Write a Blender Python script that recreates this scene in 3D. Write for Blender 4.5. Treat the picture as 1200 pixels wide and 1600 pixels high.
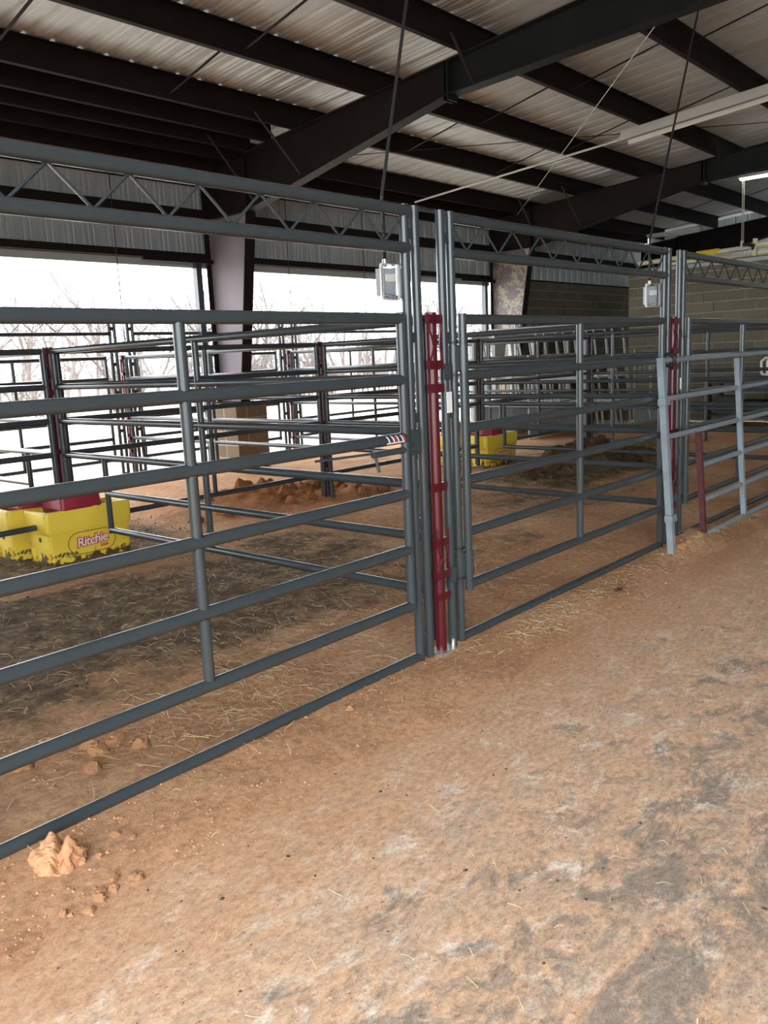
import bpy, bmesh, math, random
import numpy as np
from mathutils import Matrix, Vector, Euler, noise as mnoise

for o in list(bpy.data.objects): bpy.data.objects.remove(o)
scene = bpy.context.scene
C = scene.collection
R = math.radians
random.seed(7)

# ------------------------------------------------------------------ camera, sky, exposure
cam_d = bpy.data.cameras.new('camera'); cam = bpy.data.objects.new('camera', cam_d); C.objects.link(cam)
cam_d.sensor_fit = 'HORIZONTAL'; cam_d.sensor_width = 36; cam_d.lens = 38.7
cam_d.clip_start = 0.05; cam_d.clip_end = 400
_r, _d, _f = Vector((.660871, -.749137, -.045211)), Vector((-.165893, -.087065, -.982293)), Vector((.731935, .656669, -.181816))
_m = Matrix((_r, -_d, -_f)).transposed().to_4x4(); _m.translation = Vector((0, 0, 1.6))
cam.matrix_world = _m
scene.camera = cam

world = bpy.data.worlds.new('overcast_sky'); scene.world = world; world.use_nodes = True
bg = world.node_tree.nodes['Background']
bg.inputs['Color'].default_value = (0.93, 0.97, 1.0, 1); bg.inputs['Strength'].default_value = 1.0
vs = scene.view_settings
vs.view_transform = 'Standard'; vs.look = 'None'; vs.gamma = 1; vs.use_curve_mapping = False
vs.exposure = 3.15

# ------------------------------------------------------------------ materials
def newmat(name):
    m = bpy.data.materials.new(name); m.use_nodes = True
    return m, m.node_tree, m.node_tree.nodes['Principled BSDF']
def mat(name, col, rough=.5, metal=0, spec=.5, var=0, scale=8, bump=0, col2=None, emit=0):
    m, nt, b = newmat(name)
    b.inputs['Roughness'].default_value = rough; b.inputs['Metallic'].default_value = metal
    b.inputs['Specular IOR Level'].default_value = spec
    c2 = col2 or tuple(min(1, c * (1 - var)) for c in col)
    if var or col2 or bump:
        tc = nt.nodes.new('ShaderNodeTexCoord')
        n = nt.nodes.new('ShaderNodeTexNoise'); n.inputs['Scale'].default_value = scale; n.inputs['Detail'].default_value = 8
        nt.links.new(tc.outputs['Object'], n.inputs['Vector'])
        r = nt.nodes.new('ShaderNodeValToRGB')
        r.color_ramp.elements[0].position = .35; r.color_ramp.elements[1].position = .65
        r.color_ramp.elements[0].color = (*col, 1); r.color_ramp.elements[1].color = (*c2, 1)
        nt.links.new(n.outputs['Fac'], r.inputs['Fac']); nt.links.new(r.outputs['Color'], b.inputs['Base Color'])
        if bump:
            bp = nt.nodes.new('ShaderNodeBump'); bp.inputs['Strength'].default_value = bump; bp.inputs['Distance'].default_value = .02
            nt.links.new(n.outputs['Fac'], bp.inputs['Height']); nt.links.new(bp.outputs['Normal'], b.inputs['Normal'])
    else:
        b.inputs['Base Color'].default_value = (*col, 1)
    if emit:
        b.inputs['Emission Color'].default_value = (*col, 1); b.inputs['Emission Strength'].default_value = emit
    return m

M = {}
M['steel'] = mat('grey_pipe_paint', (.044, .055, .061), .2, 0, .5, .12, 5)
M['steel_far'] = M['steel']
M['light_steel'] = mat('pale_blue_grey_paint', (.24, .285, .32), .42, 0, .5, .2, 9)
M['red'] = mat('dark_red_paint', (.085, .006, .013), .28, 0, .55, .15, 9)
M['oldred'] = mat('weathered_red_paint', (.10, .03, .035), .6, 0, .3, .25, 14)
M['primer'] = mat('dark_red_oxide_primer', (.015, .010, .0095), .65, 0, .2, .25, 3)
M['darksteel'] = mat('blackish_primer', (.014, .017, .018), .65, 0, .2, .3, 2)
M['galv'] = mat('galvanised_sheet', (.58, .58, .56), .5, .35, .5, .10, 3)
M['siding'] = mat('pale_grey_siding', (.42, .45, .46), .5, .1, .4, .06, 2)
M['zinc'] = mat('zinc_plated', (.55, .55, .53), .35, .8)
M['black'] = mat('black_rubber', (.012, .012, .013), .55)
M['white'] = mat('white_enamel', (.75, .75, .72), .4)
M['cream'] = mat('cream_plastic_pipe', (.70, .64, .45), .4)
M['yellow_paint'] = mat('yellow_sleeve', (.75, .55, .03), .45)
M['bark'] = mat('bare_bark', (.19, .16, .15), .9, 0, .2, .3, 3)
M['straw'] = mat('dry_straw', (.62, .48, .26), .7, 0, .3, 0, 9, 0, (.36, .25, .12))
M['straw_pale'] = mat('pale_straw', (.80, .70, .45), .7, 0, .3, 0, 9, 0, (.55, .42, .2))
M['clod'] = mat('orange_clod', (.54, .30, .16), .95, 0, .1, 0, 12, .6, (.42, .215, .11))
M['redclod'] = mat('red_dug_clod', (.40, .17, .075), .95, 0, .1, 0, 12, .6, (.27, .105, .045))
M['manure'] = mat('dark_manure_clod', (.13, .08, .047), .95, 0, .1, 0, 12, .6, (.05, .033, .022))
M['cover_red'] = mat('red_plastic', (.34, .022, .05), .45, 0, .5, .25, 7)
M['sticker_white'] = mat('white_vinyl', (.75, .75, .78), .4)
M['sticker_blue'] = mat('blue_vinyl', (.03, .06, .38), .4)
M['sticker_red'] = mat('red_vinyl', (.5, .02, .06), .4)
M['logo_white'] = mat('logo_white_print', (.8, .78, .8), .5)
M['logo_red'] = mat('logo_red_print', (.5, .015, .03), .5)
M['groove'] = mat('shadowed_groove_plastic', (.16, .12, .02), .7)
M['mortar'] = mat('mortar', (.40, .375, .31), .95, 0, .1, .15, 14)
M['sheet_grey'] = mat('pale_grey_sheet_metal', (.40, .45, .47), .45, .1, .5, .1, 3)
M['offwhite'] = mat('offwhite_paint', (.36, .365, .345), .45, 0, .5, .2, 4)
M['dark_box'] = mat('dark_plastic', (.02, .02, .022), .5)
M['tag'] = mat('paper_tag', (.75, .76, .78), .6)
M['lamp'] = mat('lit_tube', (1, .97, .86), .5, emit=1.6)

def block_mat(name, c1, c2):
    m, nt, b = newmat(name)
    oi = nt.nodes.new('ShaderNodeObjectInfo'); tc = nt.nodes.new('ShaderNodeTexCoord')
    n = nt.nodes.new('ShaderNodeTexNoise'); n.inputs['Scale'].default_value = 60; n.inputs['Detail'].default_value = 5
    nt.links.new(tc.outputs['Object'], n.inputs['Vector'])
    mx = nt.nodes.new('ShaderNodeMixRGB'); mx.inputs[1].default_value = (*c1, 1); mx.inputs[2].default_value = (*c2, 1)
    nt.links.new(oi.outputs['Random'], mx.inputs[0])
    m2 = nt.nodes.new('ShaderNodeMixRGB'); m2.blend_type = 'MULTIPLY'; m2.inputs[0].default_value = .35
    nt.links.new(mx.outputs[0], m2.inputs[1]); nt.links.new(n.outputs['Fac'], m2.inputs[2])
    nt.links.new(m2.outputs[0], b.inputs['Base Color']); b.inputs['Roughness'].default_value = .95; b.inputs['Specular IOR Level'].default_value = .15
    bp = nt.nodes.new('ShaderNodeBump'); bp.inputs['Strength'].default_value = .4; bp.inputs['Distance'].default_value = .004
    nt.links.new(n.outputs['Fac'], bp.inputs['Height']); nt.links.new(bp.outputs['Normal'], b.inputs['Normal'])
    return m
M['block'] = block_mat('concrete_block', (.205, .185, .135), (.165, .15, .11))
M['block_brown'] = block_mat('brown_split_block', (.20, .145, .10), (.26, .19, .13))

def waterer_mat():
    m, nt, b = newmat('yellow_waterer_plastic')
    tc = nt.nodes.new('ShaderNodeTexCoord'); sp = nt.nodes.new('ShaderNodeSeparateXYZ')
    nt.links.new(tc.outputs['Object'], sp.inputs[0])
    n = nt.nodes.new('ShaderNodeTexNoise'); n.inputs['Scale'].default_value = 16; n.inputs['Detail'].default_value = 6
    nt.links.new(tc.outputs['Object'], n.inputs['Vector'])
    # mud splashed on the foot of the tub
    ma = nt.nodes.new('ShaderNodeMath'); ma.operation = 'MULTIPLY_ADD'; ma.inputs[1].default_value = -2.2; ma.inputs[2].default_value = .32
    nt.links.new(sp.outputs['Z'], ma.inputs[0])
    ad = nt.nodes.new('ShaderNodeMath'); ad.operation = 'ADD'
    nt.links.new(ma.outputs[0], ad.inputs[0]); nt.links.new(n.outputs['Fac'], ad.inputs[1])
    r = nt.nodes.new('ShaderNodeValToRGB'); r.color_ramp.elements[0].position = .66; r.color_ramp.elements[1].position = .74
    r.color_ramp.elements[0].color = (0, 0, 0, 1); r.color_ramp.elements[1].color = (1, 1, 1, 1)
    nt.links.new(ad.outputs[0], r.inputs['Fac'])
    n2 = nt.nodes.new('ShaderNodeTexNoise'); n2.inputs['Scale'].default_value = 4; nt.links.new(tc.outputs['Object'], n2.inputs['Vector'])
    y = nt.nodes.new('ShaderNodeMixRGB'); y.inputs[1].default_value = (.88, .68, .085, 1); y.inputs[2].default_value = (.80, .57, .05, 1)
    nt.links.new(n2.outputs['Fac'], y.inputs[0])
    mx = nt.nodes.new('ShaderNodeMixRGB'); nt.links.new(r.outputs[0], mx.inputs[0]); nt.links.new(y.outputs[0], mx.inputs[1]); mx.inputs[2].default_value = (.10, .06, .03, 1)
    nt.links.new(mx.outputs[0], b.inputs['Base Color']); b.inputs['Roughness'].default_value = .45
    return m
M['yellow'] = waterer_mat()

def peeled_mat():
    m, nt, b = newmat('peeling_column_paint')
    tc = nt.nodes.new('ShaderNodeTexCoord'); n = nt.nodes.new('ShaderNodeTexNoise'); n.inputs['Scale'].default_value = 3.6; n.inputs['Detail'].default_value = 14; n.inputs['Roughness'].default_value = .7
    nt.links.new(tc.outputs['Object'], n.inputs['Vector'])
    r = nt.nodes.new('ShaderNodeValToRGB'); r.color_ramp.elements[0].position = .5; r.color_ramp.elements[1].position = .54
    r.color_ramp.elements[0].color = (.13, .105, .115, 1); r.color_ramp.elements[1].color = (.30, .25, .17, 1)
    nt.links.new(n.outputs['Fac'], r.inputs['Fac']); nt.links.new(r.outputs[0], b.inputs['Base Color']); b.inputs['Roughness'].default_value = .6
    return m
M['peeled'] = peeled_mat()
M['column_grey'] = mat('greyed_column_primer', (.23, .20, .215), .6, 0, .3, .15, 2)

def ramp(nt, fac, stops):
    r = nt.nodes.new('ShaderNodeValToRGB')
    cr = r.color_ramp
    while len(cr.elements) < len(stops): cr.elements.new(.5)
    for e, (p, c) in zip(cr.elements, stops): e.position = p; e.color = (*c, 1)
    nt.links.new(fac, r.inputs['Fac']); return r.outputs[0]
def noise(nt, vec, scale, detail=8, rough=.6, dist=0):
    n = nt.nodes.new('ShaderNodeTexNoise'); n.inputs['Scale'].default_value = scale; n.inputs['Detail'].default_value = detail
    n.inputs['Roughness'].default_value = rough; n.inputs['Distortion'].default_value = dist
    nt.links.new(vec, n.inputs['Vector']); return n.outputs['Fac']
def mixc(nt, fac, a, b, mode='MIX'):
    x = nt.nodes.new('ShaderNodeMixRGB'); x.blend_type = mode
    for i, v in ((0, fac), (1, a), (2, b)):
        if isinstance(v, (int, float)): x.inputs[i].default_value = v
        elif isinstance(v, tuple): x.inputs[i].default_value = (*v, 1)
        else: nt.links.new(v, x.inputs[i])
    return x.outputs[0]
BW = [(.0, (0, 0, 0)), (1, (1, 1, 1))]

def floor_mat():
    m, nt, b = newmat('dusty_concrete')
    tc = nt.nodes.new('ShaderNodeTexCoord').outputs['Object']
    mp = nt.nodes.new('ShaderNodeMapping'); mp.inputs['Scale'].default_value = (.75, 1.15, 1); mp.inputs['Rotation'].default_value = (0, 0, R(-12))
    nt.links.new(tc, mp.inputs[0]); v = mp.outputs[0]
    base = ramp(nt, noise(nt, v, 4.5, 14, .74, .3), [(.34, (.50, .375, .28)), (.45, (.60, .41, .275)), (.54, (.67, .425, .27)), (.66, (.72, .545, .395))])
    white = ramp(nt, noise(nt, v, 6.5, 15, .8, .5), [(.525, (0, 0, 0)), (.66, (.85, .85, .85))])
    c = mixc(nt, white, base, (.90, .84, .74))
    sp = nt.nodes.new('ShaderNodeSeparateXYZ'); nt.links.new(tc, sp.inputs[0])
    # grey traffic stains get denser away from the dirt edge
    mr = nt.nodes.new('ShaderNodeMapRange'); mr.inputs['From Min'].default_value = 2.25; mr.inputs['From Max'].default_value = .9
    mr.inputs['To Min'].default_value = -.16; mr.inputs['To Max'].default_value = .03
    nt.links.new(sp.outputs['Y'], mr.inputs['Value'])
    ga = nt.nodes.new('ShaderNodeMath'); ga.operation = 'ADD'; nt.links.new(noise(nt, v, 4.6, 15, .8, .5), ga.inputs[0]); nt.links.new(mr.outputs[0], ga.inputs[1])
    g = ramp(nt, ga.outputs[0], [(.48, (0, 0, 0)), (.58, (.85, .85, .85))])
    c = mixc(nt, g, c, (.25, .215, .18))
    # orange dust blown off the pens
    mr2 = nt.nodes.new('ShaderNodeMapRange'); mr2.inputs['From Min'].default_value = 1.7; mr2.inputs['From Max'].default_value = 2.35
    ad = nt.nodes.new('ShaderNodeMath'); ad.operation = 'MULTIPLY_ADD'; ad.inputs[1].default_value = 1.6; nt.links.new(noise(nt, v, 3.0, 12, .7), ad.inputs[0])
    sb = nt.nodes.new('ShaderNodeMath'); sb.operation = 'SUBTRACT'; nt.links.new(sp.outputs['Y'], sb.inputs[0]); sb.inputs[1].default_value = .7
    nt.links.new(sb.outputs[0], ad.inputs[2]); nt.links.new(ad.outputs[0], mr2.inputs['Value'])
    c = mixc(nt, mr2.outputs[0], c, (.57, .325, .18))
    spk = ramp(nt, noise(nt, v, 55, 3, .6), [(.30, (.45, .42, .4)), (.40, (1, 1, 1))])
    c = mixc(nt, .7, c, spk, 'MULTIPLY')
    fine = ramp(nt, noise(nt, v, 34, 12, .85), [(.36, (.52, .5, .48)), (.56, (1.0, 1.0, 1.0))])
    c = mixc(nt, 1, c, fine, 'MULTIPLY')
    nt.links.new(c, b.inputs['Base Color']); b.inputs['Roughness'].default_value = .85; b.inputs['Specular IOR Level'].default_value = .25
    bp = nt.nodes.new('ShaderNodeBump'); bp.inputs['Strength'].default_value = .6; bp.inputs['Distance'].default_value = .012
    nt.links.new(noise(nt, v, 26, 8, .7), bp.inputs['Height']); nt.links.new(bp.outputs['Normal'], b.inputs['Normal'])
    return m
M['floor'] = floor_mat()

def dirt_mat():
    m, nt, b = newmat('red_dirt')
    tcn = nt.nodes.new('ShaderNodeTexCoord').outputs['Object']
    c = ramp(nt, noise(nt, tcn, 1.1, 10, .62), [(.3, (.43, .235, .13)), (.5, (.56, .315, .175)), (.7, (.65, .41, .25))])
    fs = nt.nodes.new('ShaderNodeAttribute'); fs.attribute_name = 'fresh_soil'
    fr_ = ramp(nt, noise(nt, tcn, 3.5, 10, .65), [(.35, (.30, .115, .045)), (.62, (.50, .215, .09))])
    c = mixc(nt, fs.outputs['Fac'], c, fr_)
    # trampled manure and bedding: a vertex mask with its own ragged shape
    at = nt.nodes.new('ShaderNodeAttribute'); at.attribute_name = 'manure'
    ad = nt.nodes.new('ShaderNodeMath'); ad.operation = 'MULTIPLY_ADD'; ad.inputs[1].default_value = 1.1
    nt.links.new(noise(nt, tcn, 2.4, 12, .7), ad.inputs[0]); nt.links.new(at.outputs['Fac'], ad.inputs[2])
    k = ramp(nt, ad.outputs[0], [(.72, (0, 0, 0)), (1.0, (1, 1, 1))])
    man = ramp(nt, noise(nt, tcn, 7, 10, .7), [(.3, (.06, .043, .029)), (.5, (.165, .115, .07)), (.72, (.37, .27, .16))])
    c = mixc(nt, k, c, man)
    fine = ramp(nt, noise(nt, tcn, 30, 8, .75), [(.32, (.5, .47, .44)), (.58, (1, 1, 1))])
    c = mixc(nt, 1, c, fine, 'MULTIPLY')
    nt.links.new(c, b.inputs['Base Color']); b.inputs['Roughness'].default_value = .95; b.inputs['Specular IOR Level'].default_value = .12
    bp = nt.nodes.new('ShaderNodeBump'); bp.inputs['Strength'].default_value = .6; bp.inputs['Distance'].default_value = .02
    nt.links.new(noise(nt, tcn, 22, 9, .75), bp.inputs['Height']); nt.links.new(bp.outputs['Normal'], b.inputs['Normal'])
    return m
M['dirt'] = dirt_mat()
M['outside'] = mat('pale_gravel', (.50, .47, .42), .9, 0, .2, .2, .8)
M['field'] = mat('dormant_field', (.46, .43, .37), .95, 0, .1, .35, .5)

def glass_mat():
    m, nt, b = newmat('clear_polycarbonate')
    b.inputs['Base Color'].default_value = (.95, .97, 1, 1); b.inputs['Roughness'].default_value = .05
    b.inputs['Transmission Weight'].default_value = 1; b.inputs['IOR'].default_value = 1.15
    return m
M['clear'] = glass_mat()

# ------------------------------------------------------------------ helpers
def tagp(o, label=None, cat=None, group=None, kind=None):
    if label: o['label'] = label
    if cat: o['category'] = cat
    if group: o['group'] = group
    if kind: o['kind'] = kind
    return o
def thing(name, label, cat, loc=(0, 0, 0), rotz=0, group=None, kind=None):
    o = bpy.data.objects.new(name, None); C.objects.link(o); o.empty_display_size = .1
    o.location = loc; o.rotation_euler = (0, 0, rotz)
    return tagp(o, label, cat, group, kind)
def obj(name, me, parent=None, mtx=None):
    o = bpy.data.objects.new(name, me); C.objects.link(o)
    if parent: o.parent = parent
    if mtx is not None: o.matrix_local = mtx
    return o
def mesh(name, verts, faces, m, smooth=False, sharp=40):
    me = bpy.data.meshes.new(name); me.from_pydata([tuple(v) for v in verts], [], faces)
    me.materials.append(M[m] if isinstance(m, str) else m)
    bm = bmesh.new(); bm.from_mesh(me); bmesh.ops.recalc_face_normals(bm, faces=bm.faces); bm.to_mesh(me); bm.free()
    if smooth:
        me.shade_smooth(); me.set_sharp_from_angle(angle=R(sharp))
    me.update(); return me
class MB:
    def __init__(s): s.v = []; s.f = []
    def add(s, v, f):
        k = len(s.v); s.v += [tuple(p) for p in v]; s.f += [tuple(i + k for i in q) for q in f]; return s
    def box(s, a, b):
        x0, y0, z0 = a; x1, y1, z1 = b
        return s.add([(x0, y0, z0), (x1, y0, z0), (x1, y1, z0), (x0, y1, z0), (x0, y0, z1), (x1, y0, z1), (x1, y1, z1), (x0, y1, z1)],
                     [(0, 3, 2, 1), (4, 5, 6, 7), (0, 1, 5, 4), (1, 2, 6, 5), (2, 3, 7, 6), (3, 0, 4, 7)])
    def hexa(s, p):
        return s.add(p, [(0, 3, 2, 1), (4, 5, 6, 7), (0, 1, 5, 4), (1, 2, 6, 5), (2, 3, 7, 6), (3, 0, 4, 7)])
    def tube(s, p0, p1, r, n=10, r1=None):
        p0 = Vector(p0); p1 = Vector(p1); r1 = r if r1 is None else r1
        d = (p1 - p0).normalized(); u = d.orthogonal().normalized(); w = d.cross(u)
        v = []
        for q, rr in ((p0, r), (p1, r1)):
            for i in range(n):
                a = 2 * math.pi * i / n; v.append(q + u * (math.cos(a) * rr) + w * (math.sin(a) * rr))
        f = [(i, (i + 1) % n, n + (i + 1) % n, n + i) for i in range(n)] + [tuple(range(n - 1, -1, -1)), tuple(range(n, 2 * n))]
        return s.add(v, f)
    def path(s, pts, r, n=8):
        for a, b in zip(pts, pts[1:]): s.tube(a, b, r, n)
        return s
    def loft(s, rings, cap0=True, cap1=True):
        n = len(rings[0]); k = len(s.v)
        for rg in rings: s.v += [tuple(p) for p in rg]
        for j in range(len(rings) - 1):
            for i in range(n):
                a = k + j * n + i; b_ = k + j * n + (i + 1) % n; s.f.append((a, b_, b_ + n, a + n))
        if cap0: s.f.append(tuple(k + i for i in range(n - 1, -1, -1)))
        if cap1: s.f.append(tuple(k + (len(rings) - 1) * n + i for i in range(n)))
        return s
    def me(s, name, m, smooth=False, sharp=40): return mesh(name, s.v, s.f, m, smooth, sharp)
    def build(s, name, m, parent=None, smooth=False, sharp=40, mtx=None): return obj(name, s.me(name, m, smooth, sharp), parent, mtx)

_cache = {}
def tube_me(L, r, m, n=12):
    k = (round(L, 3), round(r, 4), m, n)
    if k not in _cache:
        _cache[k] = MB().tube((0, 0, 0), (0, 0, L), r, n).me('tube', m, True)
    return _cache[k]
def tube(name, p0, p1, r, m, parent, n=12):
    p0 = Vector(p0); p1 = Vector(p1); d = p1 - p0
    q = Vector((0, 0, 1)).rotation_difference(d.normalized())
    mt = q.to_matrix().to_4x4(); mt.translation = p0
    return obj(name, tube_me(d.length, r, m, n), parent, mt)
def box_me(sx, sy, sz, m, bev=0):
    k = ('box', round(sx, 4), round(sy, 4), round(sz, 4), m, bev)
    if k not in _cache:
        me = MB().box((-sx / 2, -sy / 2, -sz / 2), (sx / 2, sy / 2, sz / 2)).me('box', m)
        if bev:
            bm = bmesh.new(); bm.from_mesh(me); bmesh.ops.bevel(bm, geom=bm.edges[:], offset=bev, segments=1, affect='EDGES'); bm.to_mesh(me); bm.free()
        _cache[k] = me
    return _cache[k]
def box(name, c, s, m, parent=None, bev=0, rot=None):
    mt = (Euler(rot).to_matrix().to_4x4() if rot else Matrix.Identity(4)); mt.translation = Vector(c)
    return obj(name, box_me(*s, m, bev), parent, mt)
def rrect(hx, hy, r, z, n=4, cx=0, cy=0):
    pts = []
    for (sx, sy, a0) in ((1, 1, 0), (-1, 1, 90), (-1, -1, 180), (1, -1, 270)):
        for i in range(n + 1):
            a = R(a0 + 90 * i / n); pts.append((cx + sx * (hx - r) + r * math.cos(a), cy + sy * (hy - r) + r * math.sin(a), z))
    return pts
def sheet(profile, p, q):  # profile: list of (u,h) -> strip extruded from p to q ; returns verts, faces
    pass

def roofz(y):   # underside of the purlins, 1:12 pitch with a ridge at y = RID
    return 4.57 + .083 * (9.84 - y) if y > RID else 4.57 + .083 * (9.84 - 2 * RID + y)
RID = -3.0; PD = .27
FX = [.5, 8.2, 15.9, 23.6]      # frame lines
YW = 10.75                      # line of the open side wall

XN = -1.7                       # near gable
# ------------------------------------------------------------------ floor, dirt, outside
def fl():
    b = MB(); b.box((XN - 5, -17, -.12), (24, 2.34, 0)); return b
tagp(MB().box((17.28, 8.12, -.1), (24, 10.7, .01)).build('passage_floor', 'floor'), kind='structure')
floor = tagp(fl().build('floor', 'floor'), kind='structure')
og = MB(); og.box((-40, 10.45, -.16), (90, 24, -.03)); tagp(og.build('apron_ground', 'outside'), kind='structure')
og = MB(); og.box((-60, 24, -.18), (140, 130, -.05)); og.box((-60, -60, -.4), (XN - 5, 10.45, -.05)); og.box((XN - 5, -60, -.4), (60, -17, -.05))
tagp(og.build('field_ground', 'field'), kind='structure')

MOUNDS = [  # x, y, sx, sy, h
    (6.3, 7.45, .75, .45, .16), (7.0, 6.75, .5, .35, .10), (5.7, 7.8, .5, .3, .08), (7.6, 7.6, .6, .5, .06),
    (9.7, 5.25, 1.0, .45, .20), (10.6, 5.6, .9, .5, .18), (8.8, 5.5, .8, .5, .06), (11.6, 6.2, .8, .5, .08),
    (6.35, 2.5, .35, .13, .055), (6.8, 2.6, .35, .12, .04), (.6, 2.75, .6, .2, .03), (3.1, 7.9, .8, .5, .06), (12.4, 5.6, 1, .6, .07)]
def dirt_z(x, y):
    z = .018 + .022 * mnoise.fractal(Vector((x * .9, y * .9, 1.3)), 1.0, 2.0, 4) + .012 * mnoise.fractal(Vector((x * 5, y * 5, 7.7)), .9, 2.1, 3)
    rough = 0
    for (mx, my, sx, sy, h) in MOUNDS:
        g = math.exp(-((x - mx) / sx) ** 2 - ((y - my) / sy) ** 2)
        z += h * g; rough += g * min(1, h / .1)
    if rough > .05:
        z += min(1, rough) * .06 * mnoise.fractal(Vector((x * 6, y * 6, 3.1)), .8, 2.2, 4)
    if y > 3.4: z += .010 * mnoise.fractal(Vector((x * 9, y * 9, 2.2)), .8, 2.1, 3)
    ed = 2.10 + .13 * mnoise.fractal(Vector((x * 1.3, y * .5, 5.5)), .8, 2.1, 4) + .03 * mnoise.noise(Vector((x * 9, y * 9, 1.5)))
    e = min(1, max(0, (y - ed) / .30)); z = z * e - .016 * (1 - e) * (1 - e)
    if y < 2.75: z = min(z, .012 + .06 * max(0, math.exp(-((x - 6.55) / .55) ** 2)) + (.015 if x > 6 else 0))
    return z
def manure(x, y):
    v = 0
    for (mx, my, sx, sy, h) in [(2.2, 4.9, 1.5, 1.1, .62), (3.4, 4.6, 1.6, 1.2, .5), (1.0, 4.6, 1.6, 1.2, .55), (4.6, 5.2, .9, .8, .45), (3.3, 7.2, 1.4, .9, .55), (9.7, 5.3, 1.5, .7, .95), (10.8, 5.7, 1.4, .8, .9), (8.0, 4.6, 1.2, .9, .35), (12.5, 6.2, 1.8, 1.2, .5), (5.6, 3.9, .8, .5, .25)]:
        v = max(v, h * math.exp(-((x - mx) / sx) ** 4 - ((y - my) / sy) ** 4))
    return v
def grid():
    xs = list(np.arange(-1.68, 5.0, .045)) + list(np.arange(5.0, 12.5, .055)) + list(np.arange(12.5, 17.2, .25)) + [17.28]
    ys = list(np.arange(1.86, 3.6, .035)) + list(np.arange(3.6, 8.6, .055)) + list(np.arange(8.6, 10.56, .13))
    nx, ny = len(xs), len(ys); v = []; col = []
    for y in ys:
        for x in xs: v.append((x, y, dirt_z(x, y))); col.append(manure(x, y))
    f = [(j * nx + i, j * nx + i + 1, (j + 1) * nx + i + 1, (j + 1) * nx + i) for j in range(ny - 1) for i in range(nx - 1)]
    me = bpy.data.meshes.new('dirt'); me.from_pydata(v, [], f); me.materials.append(M['dirt']); me.shade_smooth()
    red = [math.exp(-((p[0] - 6.6) / 1.5) ** 4 - ((p[1] - 7.4) / 1.3) ** 4) for p in v]
    a2 = me.attributes.new('fresh_soil', 'FLOAT', 'POINT'); a2.data.foreach_set('value', red)
    a = me.attributes.new('manure', 'FLOAT', 'POINT'); a.data.foreach_set('value', col)
    me.update(); return me
o = obj('pen_dirt', grid()); tagp(o, 'trampled red dirt bedding covering the pens behind the gates', 'dirt', kind='stuff')

# ------------------------------------------------------------------ roof, frames, walls
def ribbed(width, ribs, ribh, rw=.035, minor=True):
    """profile across one sheet, (u, h)"""
    p = []; pitch = width / ribs
    for k in range(ribs):
        u = k * pitch
        p += [(u, 0), (u + .02, 0), (u + .02 + rw * .6, ribh), (u + .02 + rw * 1.7, ribh), (u + .02 + rw * 2.3, 0)]
        if minor:
            for q in (.45, .72):
                c = u + pitch * q; p += [(c - .02, 0), (c - .01, ribh * .25), (c + .01, ribh * .25), (c + .02, 0)]
    p.append((width, 0)); return p
def strip(prof, f0, f1):
    n = len(prof); v = [f0(u, h) for u, h in prof] + [f1(u, h) for u, h in prof]
    return v, [(i, i + 1, n + i + 1, n + i) for i in range(n - 1)]
ceiling = thing('ceiling', None, None, kind='structure')
prof = ribbed(.9144, 3, .026)
ROOFT = PD + .012
for side, (ya, yb) in enumerate(((YW + .25, RID), (RID, 2 * RID - YW - .25))):
    v, f = strip(prof, lambda u, h: (u, ya, roofz(ya) + ROOFT + h), lambda u, h: (u, yb, roofz(yb + (1e-6 if side == 0 else 0)) + ROOFT + h))
    me = mesh('roof_sheet', v, f, 'galv')
    for k in range(29):
        obj('roof_sheet', me, ceiling, Matrix.Translation((XN + .9144 * k, 0, 0)))

# purlins (Z sections) bay by bay
def zsec(L):
    t = .004; w = .07
    p = [(-w, PD), (0, PD), (t, PD - t), (t, t), (w, t), (w, 0), (0, 0), (0, PD - t), (-w, PD - t)]
    n = len(p); v = [(0, y, z) for y, z in p] + [(L, y, z) for y, z in p]
    f = [(i, (i + 1) % n, n + (i + 1) % n, n + i) for i in range(n)] + [tuple(range(n)), tuple(range(2 * n - 1, n - 1, -1))]
    return mesh('purlin', v, f, 'primer')
BAYS = [(XN, FX[0])] + list(zip(FX, FX[1:]))
PY = [10.55, 10.05, 9.58, 9.13, 8.57, 7.2, 5.76, 4.28, 2.8, 1.32, -.15, -1.6, -2.85]
PY2 = [2 * RID - y for y in PY if y not in (10.05, 9.58, 9.13)]
zm = {}
ORD = ['first', 'second', 'third', 'fourth', 'fifth', 'sixth', 'seventh', 'eighth', 'ninth', 'tenth', 'eleventh', 'twelfth', 'thirteenth']
for bi, (xa, xb) in enumerate(BAYS):
    L = xb - xa
    if bi not in zm: zm[bi] = zsec(L)
    nm = ['over the near end of the alley', 'above the gate with the latch', 'above the white tube heater', 'over the block room'][bi]
    ys_ = [y for y in PY if bi < 2 or y not in (9.58, 9.13)] + PY2
    for pi, y in enumerate(ys_):
        o = obj('roof_purlin', zm[bi]); o.location = (xa, y, roofz(y))
        if y in PY: tagp(o, '%s dark roof purlin from the open side wall, %s' % (ORD[pi], nm), 'beam', 'roof purlins ' + nm)
        else: tagp(o, 'dark roof purlin on the slope past the ridge, ' + nm, 'beam', 'purlins past the ridge ' + nm)
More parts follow.
